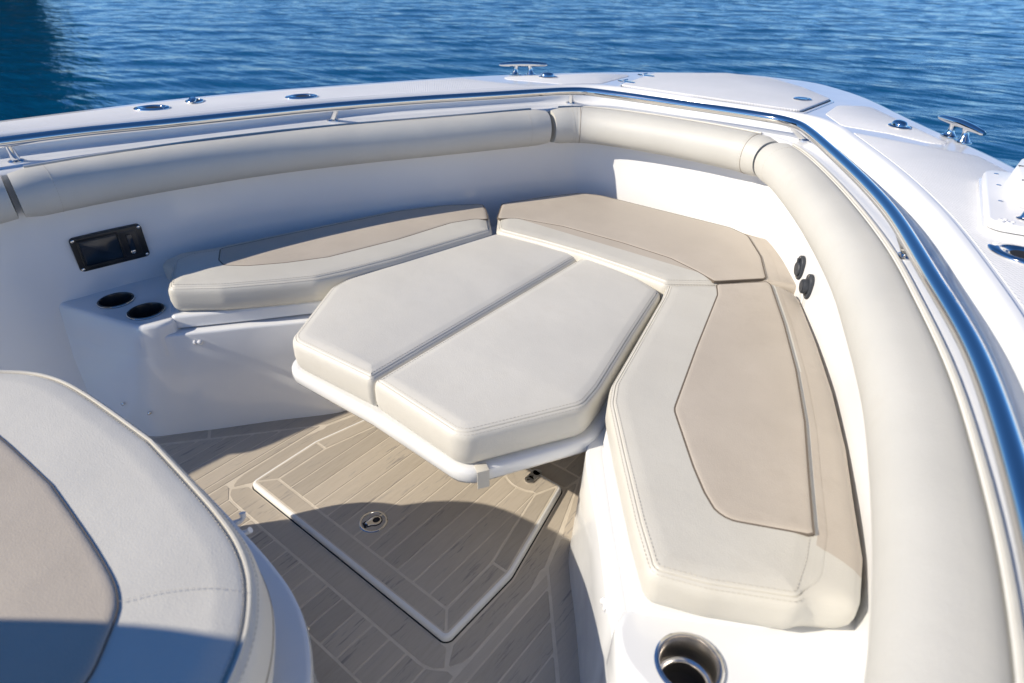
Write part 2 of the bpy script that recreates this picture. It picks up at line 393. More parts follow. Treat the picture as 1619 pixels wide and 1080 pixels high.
def soft(Q, n=3):
    Q = np.array(Q, float); k = max(2, int(50 / 1))
    D = resample(Q, 48); 
    for _ in range(n): D[1:-1] = .5 * D[1:-1] + .25 * (D[2:] + D[:-2])
    return D
def aftline(t): return soft(np.array([(.785, .635)] + AB) * (1 - t) + np.array([(.805, .650)] + AT) * t, 2)
def base_block(z1, name, r=.008):
    ou = np.array([tuple(q) for q in off(Wl, -.02) if q[1] > 1.0])
    def plan(z):
        t = (z + .006) / .418; A = aftline(t); right = A[1:]; left = np.c_[-A[:, 0], A[:, 1]][::-1][:-1]
        return np.vstack([left, fr + normals(fr, False) * -.025 * t, right, [(1.34, .95)], ou[::-1], [(-1.34, .95)]])
    rg = [[(x, y, z) for x, y in plan(z)] for z in (-.006, .12, .25, z1 - r)]; top = ccw(plan(z1))
    flip = area(plan(z1)) < 0
    for k in range(1, 5):
        a = k / 4 * math.pi / 2; Q = inset(top, r * (1 - math.cos(a))); Q = Q[::-1] if flip else Q
        rg.append([(x, y, z1 - r + r * math.sin(a)) for x, y in Q])
    b = B(); rings_mesh(b, rg, True, False, False); ol = [Vector((x, y, 0)) for x, y, z in rg[-1]]; hs_ = [hole(*c) for c in CUPS]
    pts = ol + sum(hs_, []); b.add([(q.x, q.y, z1) for q in pts], tessellate_polygon([ol] + hs_))
    return b.out(name, M['gel'], boat, angle=35)
base_block(.368, 'seat_base')
# toe kick radius at the foot of the seat bases
cv = []
for d, z in ((.0, .05), (.004, .022), (.014, .006), (.03, -.004)):
    N = normals(fr, False); Q = fr + N * d * -1; cv.append([(x, y, z) for x, y in Q])
# raised cup shelves aft of each seat cushion
def shelf(sx):
    z1, r = .410, .013
    def plan(z): return np.vstack([aftline((z + .006) / .418)[2:], [(1.34, .99), (1.12, .905), (.95, .80), (.850, .715), (.812, .664)]])
    rg = []
    for z in (.30, .35, z1 - r): Q = inset(ccw(plan(z)), -.0008); rg.append([(x, y, z) for x, y in Q])
    for k in range(1, 6):
        a = k / 5 * math.pi / 2; Q = inset(ccw(plan(z1)), -.0008 + r * (1 - math.cos(a))); rg.append([(x, y, z1 - r + r * math.sin(a)) for x, y in Q])
    rg = [[(x * sx, y, z) for x, y, z in q] for q in rg]
    b = B(); rings_mesh(b, rg, True, False, False)
    ol = [Vector((x, y, 0)) for x, y, z in rg[-1]]; hs_ = [hole(*c) for c in CUPS if c[0] * sx > 0]
    pts = ol + sum(hs_, []); b.add([(q.x, q.y, z1) for q in pts], tessellate_polygon([ol] + hs_))
    return b.out('cup_shelf', M['gel'], boat, angle=40)
shelf(1); shelf(-1)

for x, y, z in ((-.975, .492, .105), (-.872, .527, .095)):
    lathe([(.0055, -.004), (.0055, .003), (.003, .0045), (.0001, .0046)], (0, 0, 0), None, 14, 0, Matrix.Translation((x, y, z)) @ Vector((.25, -.95, .2)).to_track_quat('Z', 'Y').to_matrix().to_4x4()).out('screw', M['brushed'], boat)
# ------------------------------------------------------------------ deck panels: anchor locker lid, non-skid areas
def nonskid_panel(P, z=.0022, name='nonskid_panel', parent=None, r=.02):
    P = roundpoly(ccw(np.array(P)), r, 4)
    return slab(P, zD - .004, zD - .002 + z, .0025, None, 0, 2).out(name, M['nonskid'], parent or boat, angle=30)
Ci = off(Cl, .03); Oi = off(Ol, -.055)
def band(L, side, y0, y1): return [tuple(q) for q in L if (q[0] * side > 0.3) and y0 < q[1] < y1]
st_in = band(Ci, 1, -1.55, 2.33); st_out = band(Oi, 1, -1.55, 2.28)
nonskid_panel(st_in + st_out[::-1] if False else st_in + st_out[::-1], r=.0)
po_in = band(Ci, -1, -1.55, 2.30); po_out = band(Oi, -1, -1.55, 2.26)
nonskid_panel(po_in + po_out[::-1], r=.0)
nonskid_panel([(.505, 2.56), (.60, 2.41), (.75, 2.395), (.87, 2.345), (.93, 2.36), (.735, 2.62), (.60, 2.80), (.50, 2.74)], r=.03)
nonskid_panel([(-.44, 2.56), (-.56, 2.43), (-.83, 2.365), (-.88, 2.40), (-.70, 2.63), (-.60, 2.76), (-.44, 2.84)], r=.03)
lid = thing('anchor_locker_lid', (.03, 2.75, zD), 'white nonskid locker lid hinged flush into the foredeck', 'hatch')
LP = [(-.335, 2.535), (.43, 2.512), (.455, 2.80), (.30, 2.975), (.11, 3.125), (-.10, 3.115), (-.36, 2.90)]
G_ = roundpoly(ccw(np.array(LP)), .02, 4)
slab(inset(G_, -.016), zD - .004, zD + .0015, .002, None, 0, 2).out('lid_flange', M['gel'], lid)
slab(inset(G_, -.006), zD - .004, zD + .0022, .0005, None, 0, 1).out('lid_gasket', M['void'], lid)
slab(G_, zD - .004, zD + .010, .004, None, 0, 3).out('lid_panel', M['nonskid'], lid)
def hinge(c, ang):
    m = Matrix.Translation(c) @ Matrix.Rotation(ang, 4, 'Z')
    b = B()
    P = roundpoly(np.array([(-.04, -.008), (-.005, -.017), (.045, -.006), (.045, .006), (-.005, .017), (-.04, .008)]), .004, 3)
    k = len(b.v); slab(P, 0, .005, .002, b); b.v[k:] = [tuple(m @ Vector(q)) for q in b.v[k:]]
    tube([m @ Vector((-.004, -.016, .006)), m @ Vector((-.004, .016, .006))], .005, b, 10)
    return b.out('hinge', M['steel'], lid)
hinge((-.345, 2.60, zD + .009), R(-5)); hinge((-.356, 2.80, zD + .009), R(-5))
m_ = Matrix.Translation((.375, 2.71, zD + .0105))
b = lathe([(.034, 0), (.034, .002), (.031, .004), (.026, .0035), (.024, .001)], (0, 0, 0), None, 28, 0, m_)
box((-.02, -.009, .001), (.02, .009, .008), b, m_, .003); b.out('slam_latch', M['steel'], lid)

# ------------------------------------------------------------------ cockpit floor: planks with caulked seams
zF = -.006
floor = mesh('cockpit_floor', [(x, y, zF - .0010) for x, y in [(-1.3, -1.6), (1.3, -1.6), (1.3, 1.0), (.6, 1.75), (-.6, 1.75), (-1.3, 1.0)]], [range(6)], M['caulk'], None, smooth=False)
floor['kind'] = 'structure'
def plank(P, z, parent, gap=.0020, r=.006):
    P = ccw(np.array(P, float))
    keep = [i for i in range(len(P)) if np.linalg.norm(P[i] - P[i - 1]) > 1e-4]; P = P[keep]
    P = inset(P, gap)
    if r > 0: P = roundpoly(P, r, 2)
    return slab(P, z - .005, z, .0012, None, 0, 1).out('plank', M['teak'], parent, smooth=False)
def strip(x0, x1, yb, yt, z, parent, n=5, **k):
    xs = np.linspace(x0, x1, n)
    lo = [(x, yb(x)) for x in (xs if callable(yb) and getattr(yb, 'curved', True) else (x0, x1))]
    P = lo + [(x, yt(x)) for x in xs[::-1]]
    if min(yt(x) - yb(x) for x in xs) < -.02: return
    P = [(x, max(y, yb(x))) for x, y in P]
    plank(P, z, parent, **k)
def const(v):
    f = lambda x: v
    f.curved = False
    return f
def mir(P): return [(-x, y) for x, y in P][::-1]
Mx = [.323, .362, .445, .475, .723, .80, .90]; My = [1.43, 1.25, 1.01, .925, .628, .536, .42]
margin = lambda x: float(np.interp(abs(x), Mx, My))
SP = .0597
for s in (1, -1):
    # margin planks along the seat base
    for P in ([(.727, .632), (.477, .927), (.447, 1.031), (.477, 1.040), (.489, 1.012), (.642, .825), (.770, .66)],
              [(.445, 1.035), (.362, 1.25), (.325, 1.43), (.345, 1.40), (.415, 1.26), (.474, 1.075), (.476, 1.044)],
              [(.731, .628), (.86, .475), (.98, .42), (1.08, .42), (.875, .515), (.773, .655)]):
        plank(P if s > 0 else mir(P), zF, floor, r=.004)
    # field planks running fore and aft between the margin and the hatch surround
    for k in range(8):
        x0 = .486 + (.0285 if k else 0) + .0575 * max(k - 1, 0); x1 = .486 + .0285 + .0575 * k
        if s > 0: strip(x0, x1, const(.404), margin, zF, floor, n=4, r=.007)
        else: strip(-x1, -x0, const(.404), margin, zF, floor, n=4, r=.007)
    # hatch surround: side pieces
    P = [(.428, .603), (.428, .838), (.35, 1.195), (.362, 1.248), (.443, 1.012), (.472, .921), (.468, .905), (.483, .845), (.483, .61), (.477, .582), (.458, .552)]
    plank(P if s > 0 else mir(P), zF, floor, r=.004)
    for P in ([(-.0, .404), (-.0, .345), (.9, .345), (.9, .40), (.86, .404)],):
        plank(P if s > 0 else mir(P), zF, floor)
P = [(-.422, .590), (.422, .590), (.455, .549), (.435, .531), (.405, .523), (-.405, .523), (-.435, .531), (-.455, .549)]
plank(P, zF, floor, r=.003)
plank([(-.35, 1.197), (.35, 1.197), (.36, 1.262), (-.36, 1.262)], zF, floor)
for i in range(-6, 6):
    strip(i * SP, (i + 1) * SP, const(1.264), lambda x: 1.72 if abs(x) < .3 else margin(x), zF, floor, n=3)
# short planks aft of the surround
def aft_top(x): return .520 if abs(x) < .405 else (.520 + .03 * min(1, ((abs(x) - .405) / .05)) ** 2)
for i in range(-8, 8):
    x0, x1 = i * SP, (i + 1) * SP
    if i == -8: x0 = -.484
    if i == 7: x1 = .484
    strip(x0, x1, const(.406), aft_top, zF, floor, n=4, r=.003)

# ------------------------------------------------------------------ floor hatch with raised white rim
hz = .0125
hatch = thing('floor_hatch', (0, .9, 0), 'raised plank floor hatch with white rim and a chrome pull latch', 'hatch')
HP = [(-.417, .594, .018), (.417, .594, .018), (.421, .838, .05), (.346, 1.187, .018), (-.346, 1.187, .018), (-.421, .838, .05)]
HR = roundpoly(HP, .02, 6)
slab(inset(ccw(HR), -.004), zF - .003, zF - .0005, .0005, None, 0, 1).out('hatch_gutter', M['void'], hatch)
slab(HR, zF - .004, hz - .0012, .009, None, 0, 5).out('hatch_rim', M['rim'], hatch)
slab(inset(ccw(HR), .0105), hz - .003, hz - .0008, .0003, None, 0, 1).out('caulk_bed', M['caulk'], hatch)
hp = lambda P, **k: plank(P, hz, hatch, gap=.0017, **k)
hp([(-.403, .606), (.403, .606), (.360, .654), (-.360, .654)], r=.002)
circ = lambda x: (1.19 - math.sqrt(max(0, .1 ** 2 - (abs(x) - .235) ** 2))) if abs(abs(x) - .235) < .1 else 1.175
tap = lambda x: 2 if abs(x) <= .301 else .833 + (.358 - abs(x)) / (.358 - .303) * (1.085 - .833)
for i in range(-6, 6):
    strip(i * SP, (i + 1) * SP, const(.657), lambda x: min(circ(x), tap(x), 1.175), hz, hatch, n=7, r=.003, gap=.0017)
for s in (1, -1):
    for P in ([(.404, .609), (.4075, .833), (.361, .832), (.361, .657)],
              [(.408, .836), (.360, .836), (.304, 1.088), (.303, 1.103), (.334, 1.170)],
              [(.300, 1.106)] + [(.235 + .098 * math.cos(a), 1.19 - .098 * math.sin(a)) for a in np.linspace(R(58), R(171), 9)] + [(.137, 1.176), (.333, 1.176)]):
        hp(P if s > 0 else mir(P), r=.002)
# pull latch in the hatch
def pull_latch(x, y, rz, parent):
    m = Matrix.Translation((x, y, hz)) @ Matrix.Rotation(rz, 4, 'Z')
    r = .0405
    b = lathe([(r, -.003), (r, .0012), (r - .002, .0022), (r - .006, .0016), (r - .007, -.0005), (.001, -.0006)], (0, 0, 0), None, 36, 0, m)
    o = b.out('pull_latch', M['steel'], parent, angle=30)
    # recess around the finger ring
    K = [(-.030, -.011), (-.012, -.013), (.0, -.019), (.014, -.019), (.024, -.010), (.026, 0), (.024, .010), (.014, .019), (.0, .019), (-.012, .013), (-.030, .011)]
    Kp = roundpoly(ccw(np.array(K)), .006, 4)
    q = B(); slab(Kp, .0, .0006, .0002, q, 0, 1); q.v = [tuple(m @ Vector(c)) for c in q.v]; q.out('latch_recess', M['void'], o)
    q = B(); K2 = inset(Kp, .0026); slab(K2, .0004, .0024, .0008, q, 0, 2); q.v = [tuple(m @ Vector(c)) for c in q.v]; q.out('latch_ring', M['steel'], o, angle=30)
    q = lathe([(.0095, .0022), (.0095, .0028), (.0001, .0028)], (0, 0, 0), None, 20, 0, m @ Matrix.Translation((.009, 0, 0)), 1.15, 1.0); q.out('finger_hole', M['void'], o)
    q = B(); box((-.030, -.0085, .0022), (-.018, .0085, .0030), q, m); q.out('latch_slot', M['void'], o)
    q = lathe([(.0045, .0022), (.0045, .0048), (.003, .0055)], (0, 0, 0), None, 14, 0, m @ Matrix.Translation((-.0195, 0, 0))); q.out('latch_pin', M['steel'], o)
pull_latch(.002, .428 * 1.7, R(68), hatch)
b = B()
for dy in (-.018, .018): lathe([(.0165, 0), (.0165, .003), (.012, .0045)], (.252, 1.16 + dy, hz), b, 20)
box((.236, 1.145, hz), (.268, 1.185, hz + .0045), b, None, .002); b.out('hinge_plate', M['steel'], hatch)

# ------------------------------------------------------------------ seat cushions
Z0, Z1 = .418, .510
def seat_lid(P, parent, name='seat_lid'):
    P = roundpoly(ccw(np.array(P)), .02, 4)
    return slab(P, .374, .4165, .010, None, 0, 4).out(name, M['gel'], parent, angle=40)
def panel(P, parent, n=180, name='seat_panel', z=Z1, lift=.0028):
    P = ccw(resample(P, n, True)); N = normals(P, True)
    q = B(); Q = P + N * .0016
    rings_mesh(q, [[(x, y, z - .004) for x, y in Q], [(x, y, z + .0042) for x, y in Q]], True, False, True)
    q.out('panel_seam', M['seam'], parent)
    rg = [[(x, y, z - .004) for x, y in P], [(x, y, z + lift - .001) for x, y in P]]
    for ins, dz in ((.001, .0012), (.003, .0026), (.007, .0037), (.014, .0045)): rg.append([(x, y, z + lift + dz - .001) for x, y in P - N * ins])
    b = B(); rings_mesh(b, rg, True, False, True); return b.out(name, M['beige'], parent, angle=60)
SC = [(.364, 1.700, .012), (.388, 1.624), (.47, 1.27), (.503, 1.125, .09), (.536, 1.056), (.649, .914), (.762, .775), (.838, .690, .022), (.929, .723), (1.064, .795, .02),
      (1.058, .88), (1.04, .975), (.994, 1.104), (.937, 1.269), (.856, 1.466), (.755, 1.681), (.640, 1.905, .012), (.626, 1.925, .012), (.477, 1.790)]
bottom_out = [(1.142, .845), (1.134, .941), (1.087, 1.11), (1.036, 1.271), (.967, 1.46), (.883, 1.665), (.791, 1.861), (.70, 2.02)]
def seat(P, nm, label, flip=1, slope=None, fm=None):
    """cushion whose outboard side leans outwards towards its bottom edge"""
    P = roundpoly(P, .006, 5); P = ccw(np.array([(x * flip, y) for x, y in P])); P = resample(P, 260, True)
    o, Pq, N = cushion(P, Z0, Z1, .024, 'cushion_cover', [M['cream'], M['beige']], None, fm, 260)
    if slope:
        for v in o.data.vertices:
            k = slope(v.co.x * flip, v.co.y)
            if k and v.co.z < Z1 - .0002:
                t = min(1, (Z1 - v.co.z) / .034); t = 1 - (1 - t) ** 2; v.co.x += k[0] * t * flip; v.co.y += k[1] * t
    c = thing('seat_cushion', (float(Pq[:, 0].mean()), float(Pq[:, 1].mean()), Z0), label, 'cushion', 'bow seat cushions')
    o.parent = c; o.matrix_parent_inverse = Matrix.Translation(c.location).inverted()
    return c, Pq, N
def sl(x, y):                                            # outboard lean of the starboard cushion
    seam = float(np.interp(y, [.79, .88, .975, 1.104, 1.269, 1.466, 1.681, 1.905], [1.064, 1.058, 1.04, .994, .937, .856, .755, .640]))
    if y > .80 and x > seam - .028:
        k = min(1, (y - .80) / .07); return (.076 * k * k * (3 - 2 * k), .0)
    return None
fm_s = lambda c: 1 if (c[0] > float(np.interp(c[1], [.70, .79, .88, .975, 1.104, 1.269, 1.466, 1.681, 1.905], [1.2, 1.05, 1.045, 1.025, .979, .922, .841, .74, .625])) and c[1] > .93 and c[2] < 2) else 0
c, Pq, N = seat(SC, 's', 'cream starboard bench cushion with a wide beige inset, nearest the camera', 1, sl, fm_s)
stitch_rows(Pq, N, [(.004, Z1 - .0085), (.0175, Z1 + .0002)]).out('stitching', M['stitch'], c, smooth=False)['kind'] = 'stuff'
panel(roundpoly([(.492, 1.784, .01), (.523, 1.719, .05), (.6, 1.399), (.672, 1.118, .05), (.787, .971), (.834, .918), (.885, .873, .04), (1.035, .942, .006), (1.026, .965), (.978, 1.1), (.921, 1.264), (.84, 1.46), (.739, 1.674), (.630, 1.885, .006), (.612, 1.905, .006)], .01, 5), c)
# port seat cushion
PC = [(-.838, .690, .022), (-.715, .798), (-.60, .935), (-.535, 1.02), (-.495, 1.12, .08), (-.441, 1.296), (-.355, 1.69, .012), (-.50, 1.84, .02), (-.559, 1.889, .015), (-.676, 1.774), (-.777, 1.607),
      (-.867, 1.332), (-.935, 1.13), (-.996, .941), (-1.036, .87), (-1.02, .80, .03)]
def slp(x, y):
    seam = float(np.interp(y, [.80, .87, .941, 1.13, 1.332, 1.607, 1.774, 1.889], [1.02, 1.036, .996, .935, .867, .777, .676, .559]))
    if y > .78 and x > seam - .03: return (.07, .0)
    return None
c, Pq, N = seat(PC[::-1], 'p', 'cream port bench cushion half in shade beside the black wall unit', 1, None)
o = c.children[0]
for v in o.data.vertices:
    k = slp(-v.co.x, v.co.y)
    if k and v.co.z < Z1 - .0002:
        t = min(1, (Z1 - v.co.z) / .034); t = 1 - (1 - t) ** 2; v.co.x -= k[0] * t; v.co.y += k[1] * t
stitch_rows(Pq, N, [(.004, Z1 - .0085), (.0175, Z1 + .0002)]).out('stitching', M['stitch'], c, smooth=False)['kind'] = 'stuff'
panel(roundpoly([(-.972, .948, .01), (-.89, .895, .02), (-.84, .884, .02), (-.773, .932, .06), (-.695, 1.027), (-.623, 1.144), (-.552, 1.399), (-.514, 1.635), (-.471, 1.722, .03), (-.429, 1.755, .008), (-.50, 1.826, .01), (-.556, 1.868, .01), (-.662, 1.764), (-.761, 1.60), (-.85, 1.327), (-.918, 1.125)], .01, 5), c)
# bow seat cushion
BC = [(-.352, 1.715, .02), (-.33, 1.706), (-.15, 1.722), (.011, 1.728), (.231, 1.716), (.358, 1.703, .012), (.477, 1.792), (.600, 1.905), (.627, 1.930, .010), (.548, 2.092), (.44, 2.250, .05), (.35, 2.290, .05), (.25, 2.297), (-.235, 2.291, .05), (-.33, 2.262, .05), (-.42, 2.13), (-.515, 1.93, .02)]
def slb(x, y):
    if x > .36 and y > 1.90:
        seam = float(np.interp(y, [1.93, 2.092, 2.25, 2.29], [.627, .548, .44, .35]))
        if x > seam - .03: k = min(1, (x - .36) / .08); return (.085 * k, .065 * k)
    return None
c, Pq, N = seat(BC, 'b', 'curved cream bow cushion with beige inset across the front of the cockpit', 1, slb, lambda c: 1 if c[1] > 1.84 + abs(c[0]) * -.05 and c[2] < 2 else 0)
stitch_rows(Pq, N, [(.004, Z1 - .0085), (.0175, Z1 + .0002)]).out('stitching', M['stitch'], c, smooth=False)['kind'] = 'stuff'
panel(roundpoly([(-.405, 1.782, .01), (-.351, 1.832, .04), (-.16, 1.878, .05), (.092, 1.884), (.29, 1.872), (.406, 1.833, .05), (.478, 1.80, .008), (.600, 1.925, .01), (.526, 2.082), (.422, 2.236, .04), (.34, 2.270, .04), (-.23, 2.272, .05), (-.317, 2.245, .05), (-.405, 2.115), (-.497, 1.925, .02)], .01, 5), c)
# white moulded seat lids under the side cushions
for s in (1, -1):
    P = [(.828, .668), (.655, .888), (.548, 1.03), (.505, 1.13), (.455, 1.31), (.37, 1.68), (.60, 1.93), (.79, 1.87), (1.01, 1.3), (1.06, 1.08), (1.085, .9), (1.055, .820), (1.02, .782), (.926, .724)]
    seat_lid([(x * s, y) for x, y in P], boat)

# ------------------------------------------------------------------ table with two cushions
table = thing('cocktail_table', (0, 1.25, 0), 'white hexagonal filler table standing between the bow seats', 'table')
TP = [(-.325, .772), (0, .790), (.325, .772), (.487, 1.06), (.478, 1.14), (.362, 1.735), (.0, 1.785), (-.362, 1.735), (-.478, 1.14), (-.487, 1.06)]
tr = [(-.345, .755, .05), (0, .768), (.345, .755, .05), (.51, 1.05, .10), (.498, 1.15, .10), (.36, 1.70, .05), (0, 1.70), (-.36, 1.70, .05), (-.498, 1.15, .10), (-.51, 1.05, .10)]
TR = resample(roundpoly(ccw(np.array([q[:2] for q in tr])), .06, 6), 160, True)
b = B(); N = normals(TR, True); rg = []
for ins, z in ((.05, .335), (.016, .3355), (.006, .340), (.001, .350), (0, .362), (.001, .374), (.005, .380), (.012, .3835), (.02, .384)): rg.append([(x, y, z) for x, y in TR - N * ins])
rings_mesh(b, rg, True, True, True); b.out('table_top', M['gel'], table, angle=50)
lathe([(.11, -.006), (.11, .006), (.045, .012), (.042, .30), (.11, .322), (.11, .334)], (0, 1.32, 0), None, 32).out('pedestal', M['steel'], table)
b = B(); m_ = Matrix.Translation((.369, .793, .36)) @ Matrix.Rotation(R(58), 4, 'Z')
box((-.0145, -.0075, -.024), (.0145, -.0055, .0275), b, m_, .0008); box((-.0145, -.0075, .0265), (.0145, .02, .0285), b, m_, .0008)
b.out('strap', M['strap'], table)
def tcush(P, label):
    P = resample(roundpoly(ccw(np.array(P)), .03, 6) if False else roundpoly([p for p in P], .03, 6), 240, True)
    o, Pq, N = cushion(P, .388, .487, .021, 'cushion_cover', M['pale'], None, None, 240, .005)
    c = thing('table_cushion', (float(Pq[:, 0].mean()), float(Pq[:, 1].mean()), .388), label, 'cushion', 'cream cushions on the table')
    o.parent = c; o.matrix_parent_inverse = Matrix.Translation(c.location).inverted()
    stitch_rows(Pq, N, [(.004, .487 - .0085), (.0175, .4872)]).out('stitching', M['stitch'], c, smooth=False)['kind'] = 'stuff'
tcush([(-.317, .768, .045), (.006, .786, .008), (.004, 1.772, .010), (-.10, 1.782), (-.235, 1.775), (-.352, 1.742, .04), (-.372, 1.70), (-.44, 1.38), (-.498, 1.11, .07), (-.488, 1.04, .05)], 'port half of the cream table cushion, far side of the centre split')
tcush([(.0135, .786, .008), (.331, .764, .045), (.488, 1.035, .05), (.478, 1.12, .07), (.42, 1.38), (.356, 1.685, .03), (.24, 1.735), (.10, 1.765), (.012, 1.772, .012)], 'starboard half of the cream table cushion above the strap')

# ------------------------------------------------------------------ coaming bolsters
BPROF = [(.002, .706), (.002, .836), (-.010, .844), (-.038, .845), (-.066, .838), (-.088, .822), (-.101, .800), (-.105, .775), (-.100, .747), (-.086, .724), (-.062, .710), (-.03, .705)]
Wd = resample(Wl, 1200); Wn = -normals(Wd, False)
def near(x, y): return int(np.argmin((Wd[:, 0] - x) ** 2 + (Wd[:, 1] - y) ** 2))
def bprof(n=30): return catmull(BPROF[1:] + BPROF[:1], n)
def bolster(i0, i1, label, seams=(), group='coaming bolsters'):
    idx = np.unique(np.linspace(i0, i1, max(12, (i1 - i0) // 5)).astype(int)); pr = bprof(); rings = []
    L = np.r_[0, np.cumsum(np.linalg.norm(np.diff(Wd[idx], axis=0), axis=1))]
    cen = pr.mean(0)
    stat = []
    for j, i in enumerate(idx): stat.append((i, L[j]))
    ends = [(0, .86), (.004, .94), (.012, .985)]
    rings = []
    def ring(i, sc):
        p = Wd[i]; n = Wn[i]; return [(p[0] + n[0] * (cen[0] + (d - cen[0]) * sc), p[1] + n[1] * (cen[0] + (d - cen[0]) * sc), cen[1] + (z - cen[1]) * sc) for d, z in pr]
    for i, l in stat:
        e = min(l, L[-1] - l); sc = float(np.interp(e, [0, .004, .010, .02], [.90, .965, .992, 1])); rings.append(ring(i, sc))
    b = B(); rings_mesh(b, rings, True, True, True)
    p = Wd[idx[len(idx) // 2]]
    t = thing('bolster', (float(p[0]), float(p[1]), .70), label, 'bolster cushion', group)
    b.out('bolster_cover', M['bolster'], t, angle=60)
    q = B()
    tube([(x, y, .843) for x, y in (Wd + Wn * .006)[i0 + 6:i1 - 6:8]], .0045, q, 6); q.out('piping', M['bolster'], t)
    for i in seams:
        q = B(); tube(ring(i, 1.006), .0012, q, 5, True); q.out('seam', M['thread'], t)
        q = B()
        for dd in (-2, 2): dashes(ring(i + dd, 1.006)[2:], q, .005, .004, .0007)
        q.out('stitching', M['stitch'], t, smooth=False)['kind'] = 'stuff'
    # end seams
    for i in (i0 + 12, i1 - 12):
        q = B(); dashes(ring(i, 1.006)[2:], q, .005, .004, .0007); q.out('stitching', M['stitch'], t, smooth=False)['kind'] = 'stuff'
    return t
iP0 = near(-1.2385, .502); iP1 = near(-.512, 2.215)
iS = near(.447, 2.335)
bolster(near(-1.45, -.28), iP0 - 2, 'short visible end of the port bolster at the left edge')
bolster(iP0, iP1, 'long beige port bolster in shade above the black wall unit')
bolster(iP1 + 3, iS - 3, 'cream bow bolster across the front with sewn corner pieces', (near(-.405, 2.34), near(.352, 2.378)))
bolster(iS, near(1.345, -1.2), 'long cream starboard bolster curving down past the camera')

# ------------------------------------------------------------------ grab rail
rail = thing('grab_rail', (0, 1.5, zL), 'polished stainless grab rail running round the bow coaming', 'rail')
RP = [(-1.57, -1.0), (-1.52, -.4), (-1.38, .25), (-1.32, .532), (-1.262, .745), (-1.164, .983), (-1.067, 1.23), (-.956, 1.49), (-.79, 1.79), (-.617, 2.055), (-.515, 2.215), (-.46, 2.295), (-.40, 2.345), (-.30, 2.36), (-.014, 2.365), (.332, 2.363), (.425, 2.348), (.49, 2.305),
      (.546, 2.232), (.64, 2.082), (.82, 1.775), (.92, 1.58), (1.034, 1.30), (1.139, 1.028), (1.207, .771), (1.25, .55), (1.30, .1), (1.34, -.6), (1.35, -1.0)]
rp = catmull(RP, 300)
tube([(x, y, .905) for x, y in rp], .0158, None, 20).out('rail_tube', M['steel'], rail, angle=60)
for (x, y) in [(-1.326, .561), (-1.016, 1.526), (-.489, 2.391), (.5, 2.4), (.983, 1.524), (1.285, .35)]:
    k = int(np.argmin((rp[:, 0] - x) ** 2 + (rp[:, 1] - y) ** 2)); tx, ty = rp[k]
    x2, y2 = lerp(np.array([x, y]), np.array([tx, ty]), .04)
    tube([(x2, y2, zL + .004), (lerp(x2, tx, .3), lerp(y2, ty, .3), zL + .02), (tx, ty, .897)], .009, None, 14, radii=[.0135, .0115, .0095]).out('stanchion', M['steel'], rail)
    lathe([(.023, 0), (.023, .003), (.019, .006), (.013, .008)], (x2, y2, zL + .001), None, 22).out('stanchion_base', M['steel'], rail, angle=50)

# ------------------------------------------------------------------ deck hardware
def cleat(x, y, rz, label):
    c = thing('cleat', (x, y, zD + .001), label, 'cleat', 'mooring cleats')
    c.rotation_euler = (0, 0, 0)
    m = Matrix.Translation((x, y, zD + .001)) @ Matrix.Rotation(rz, 4, 'Z')
    n = 25; path = []; rad = []
    for i in range(n):
        t = -1 + 2 * i / (n - 1); path.append((t * .112, 0, .047 - .004 * abs(t) ** 1.5)); rad.append(.0125 * (1 - .45 * abs(t) ** 2.2) * (1 if abs(t) < .97 else .7))
    b = tube(path, .01, None, 14, radii=rad)
    b.v = [tuple(m @ Vector((q[0], q[1] * 1.15, q[2]))) for q in b.v]; b.out('horn', M['steel'], c, angle=60)
    for s in (-1, 1):
        b = tube([(s * .036, 0, .0), (s * .036, 0, .006), (s * .035, 0, .014), (s * .033, 0, .030), (s * .031, 0, .043)], .01, None, 14, radii=[.019, .018, .0115, .0095, .0125])
        b.v = [tuple(m @ Vector(q)) for q in b.v]; b.out('leg', M['steel'], c, angle=60)
        P = roundpoly(ccw(np.array([(s * .036 - .028, -.017), (s * .036 + .028, -.017), (s * .036 + .028, .017), (s * .036 - .028, .017)])), .012, 4)
        b = B(); slab(P, -.001, .0035, .0015, b); b.v = [tuple(m @ Vector(q)) for q in b.v]; b.out('foot', M['steel'], c, angle=40)
    return c
cleat(.930, 2.440, math.atan2(-.157, .130), 'chrome mooring cleat on the starboard bow deck edge')
cleat(-.838, 2.500, math.atan2(.162, .193), 'chrome mooring cleat on the port bow against the water')
def rod_holder(x, y, rz, label):
    h = thing('rod_holder', (x, y, zD), label, 'rod holder', 'flush rod holders')
    m = Matrix.Translation((x, y, zD)) @ Matrix.Rotation(rz, 4, 'Z')
    b = B(); seg = 40; rg = []
    for s, z in ((1, 0), (1, .003), (.95, .006), (.80, .0075), (.66, .006), (.60, .002), (.57, -.03), (.57, -.10)):
        k = (s - .57) / .43
        rg.append([tuple(m @ Vector((math.cos(a) * (.030 + .033 * max(k, 0)) + .008 * max(0, 1 - k) * 1, math.sin(a) * (.0245 + .018 * max(k, 0)), z))) for a in [2 * math.pi * q / seg for q in range(seg)]])
    rings_mesh(b, rg, True); b.out('flange', M['steel'], h, angle=50)
    q = B(); rings_mesh(q, [[tuple(m @ Vector((math.cos(a) * .0295 + .008, math.sin(a) * .024, .0032))) for a in [2 * math.pi * t / 28 for t in range(28)]]], True, False, True); q.out('bore', M['void'], h)
    for dx, dy in ((-.048, .0), (.047, .018), (.047, -.018)):
        q = lathe([(.006, 0), (.006, .0014), (.004, .0022)], (0, 0, 0), None, 14, 0, m @ Matrix.Translation((dx, dy, .0045))); q.out('screw', M['brushed'], h)
    return h
rod_holder(-1.438, 1.051, R(42), 'oval chrome rod holder on the port gunwale, nearest the left edge')
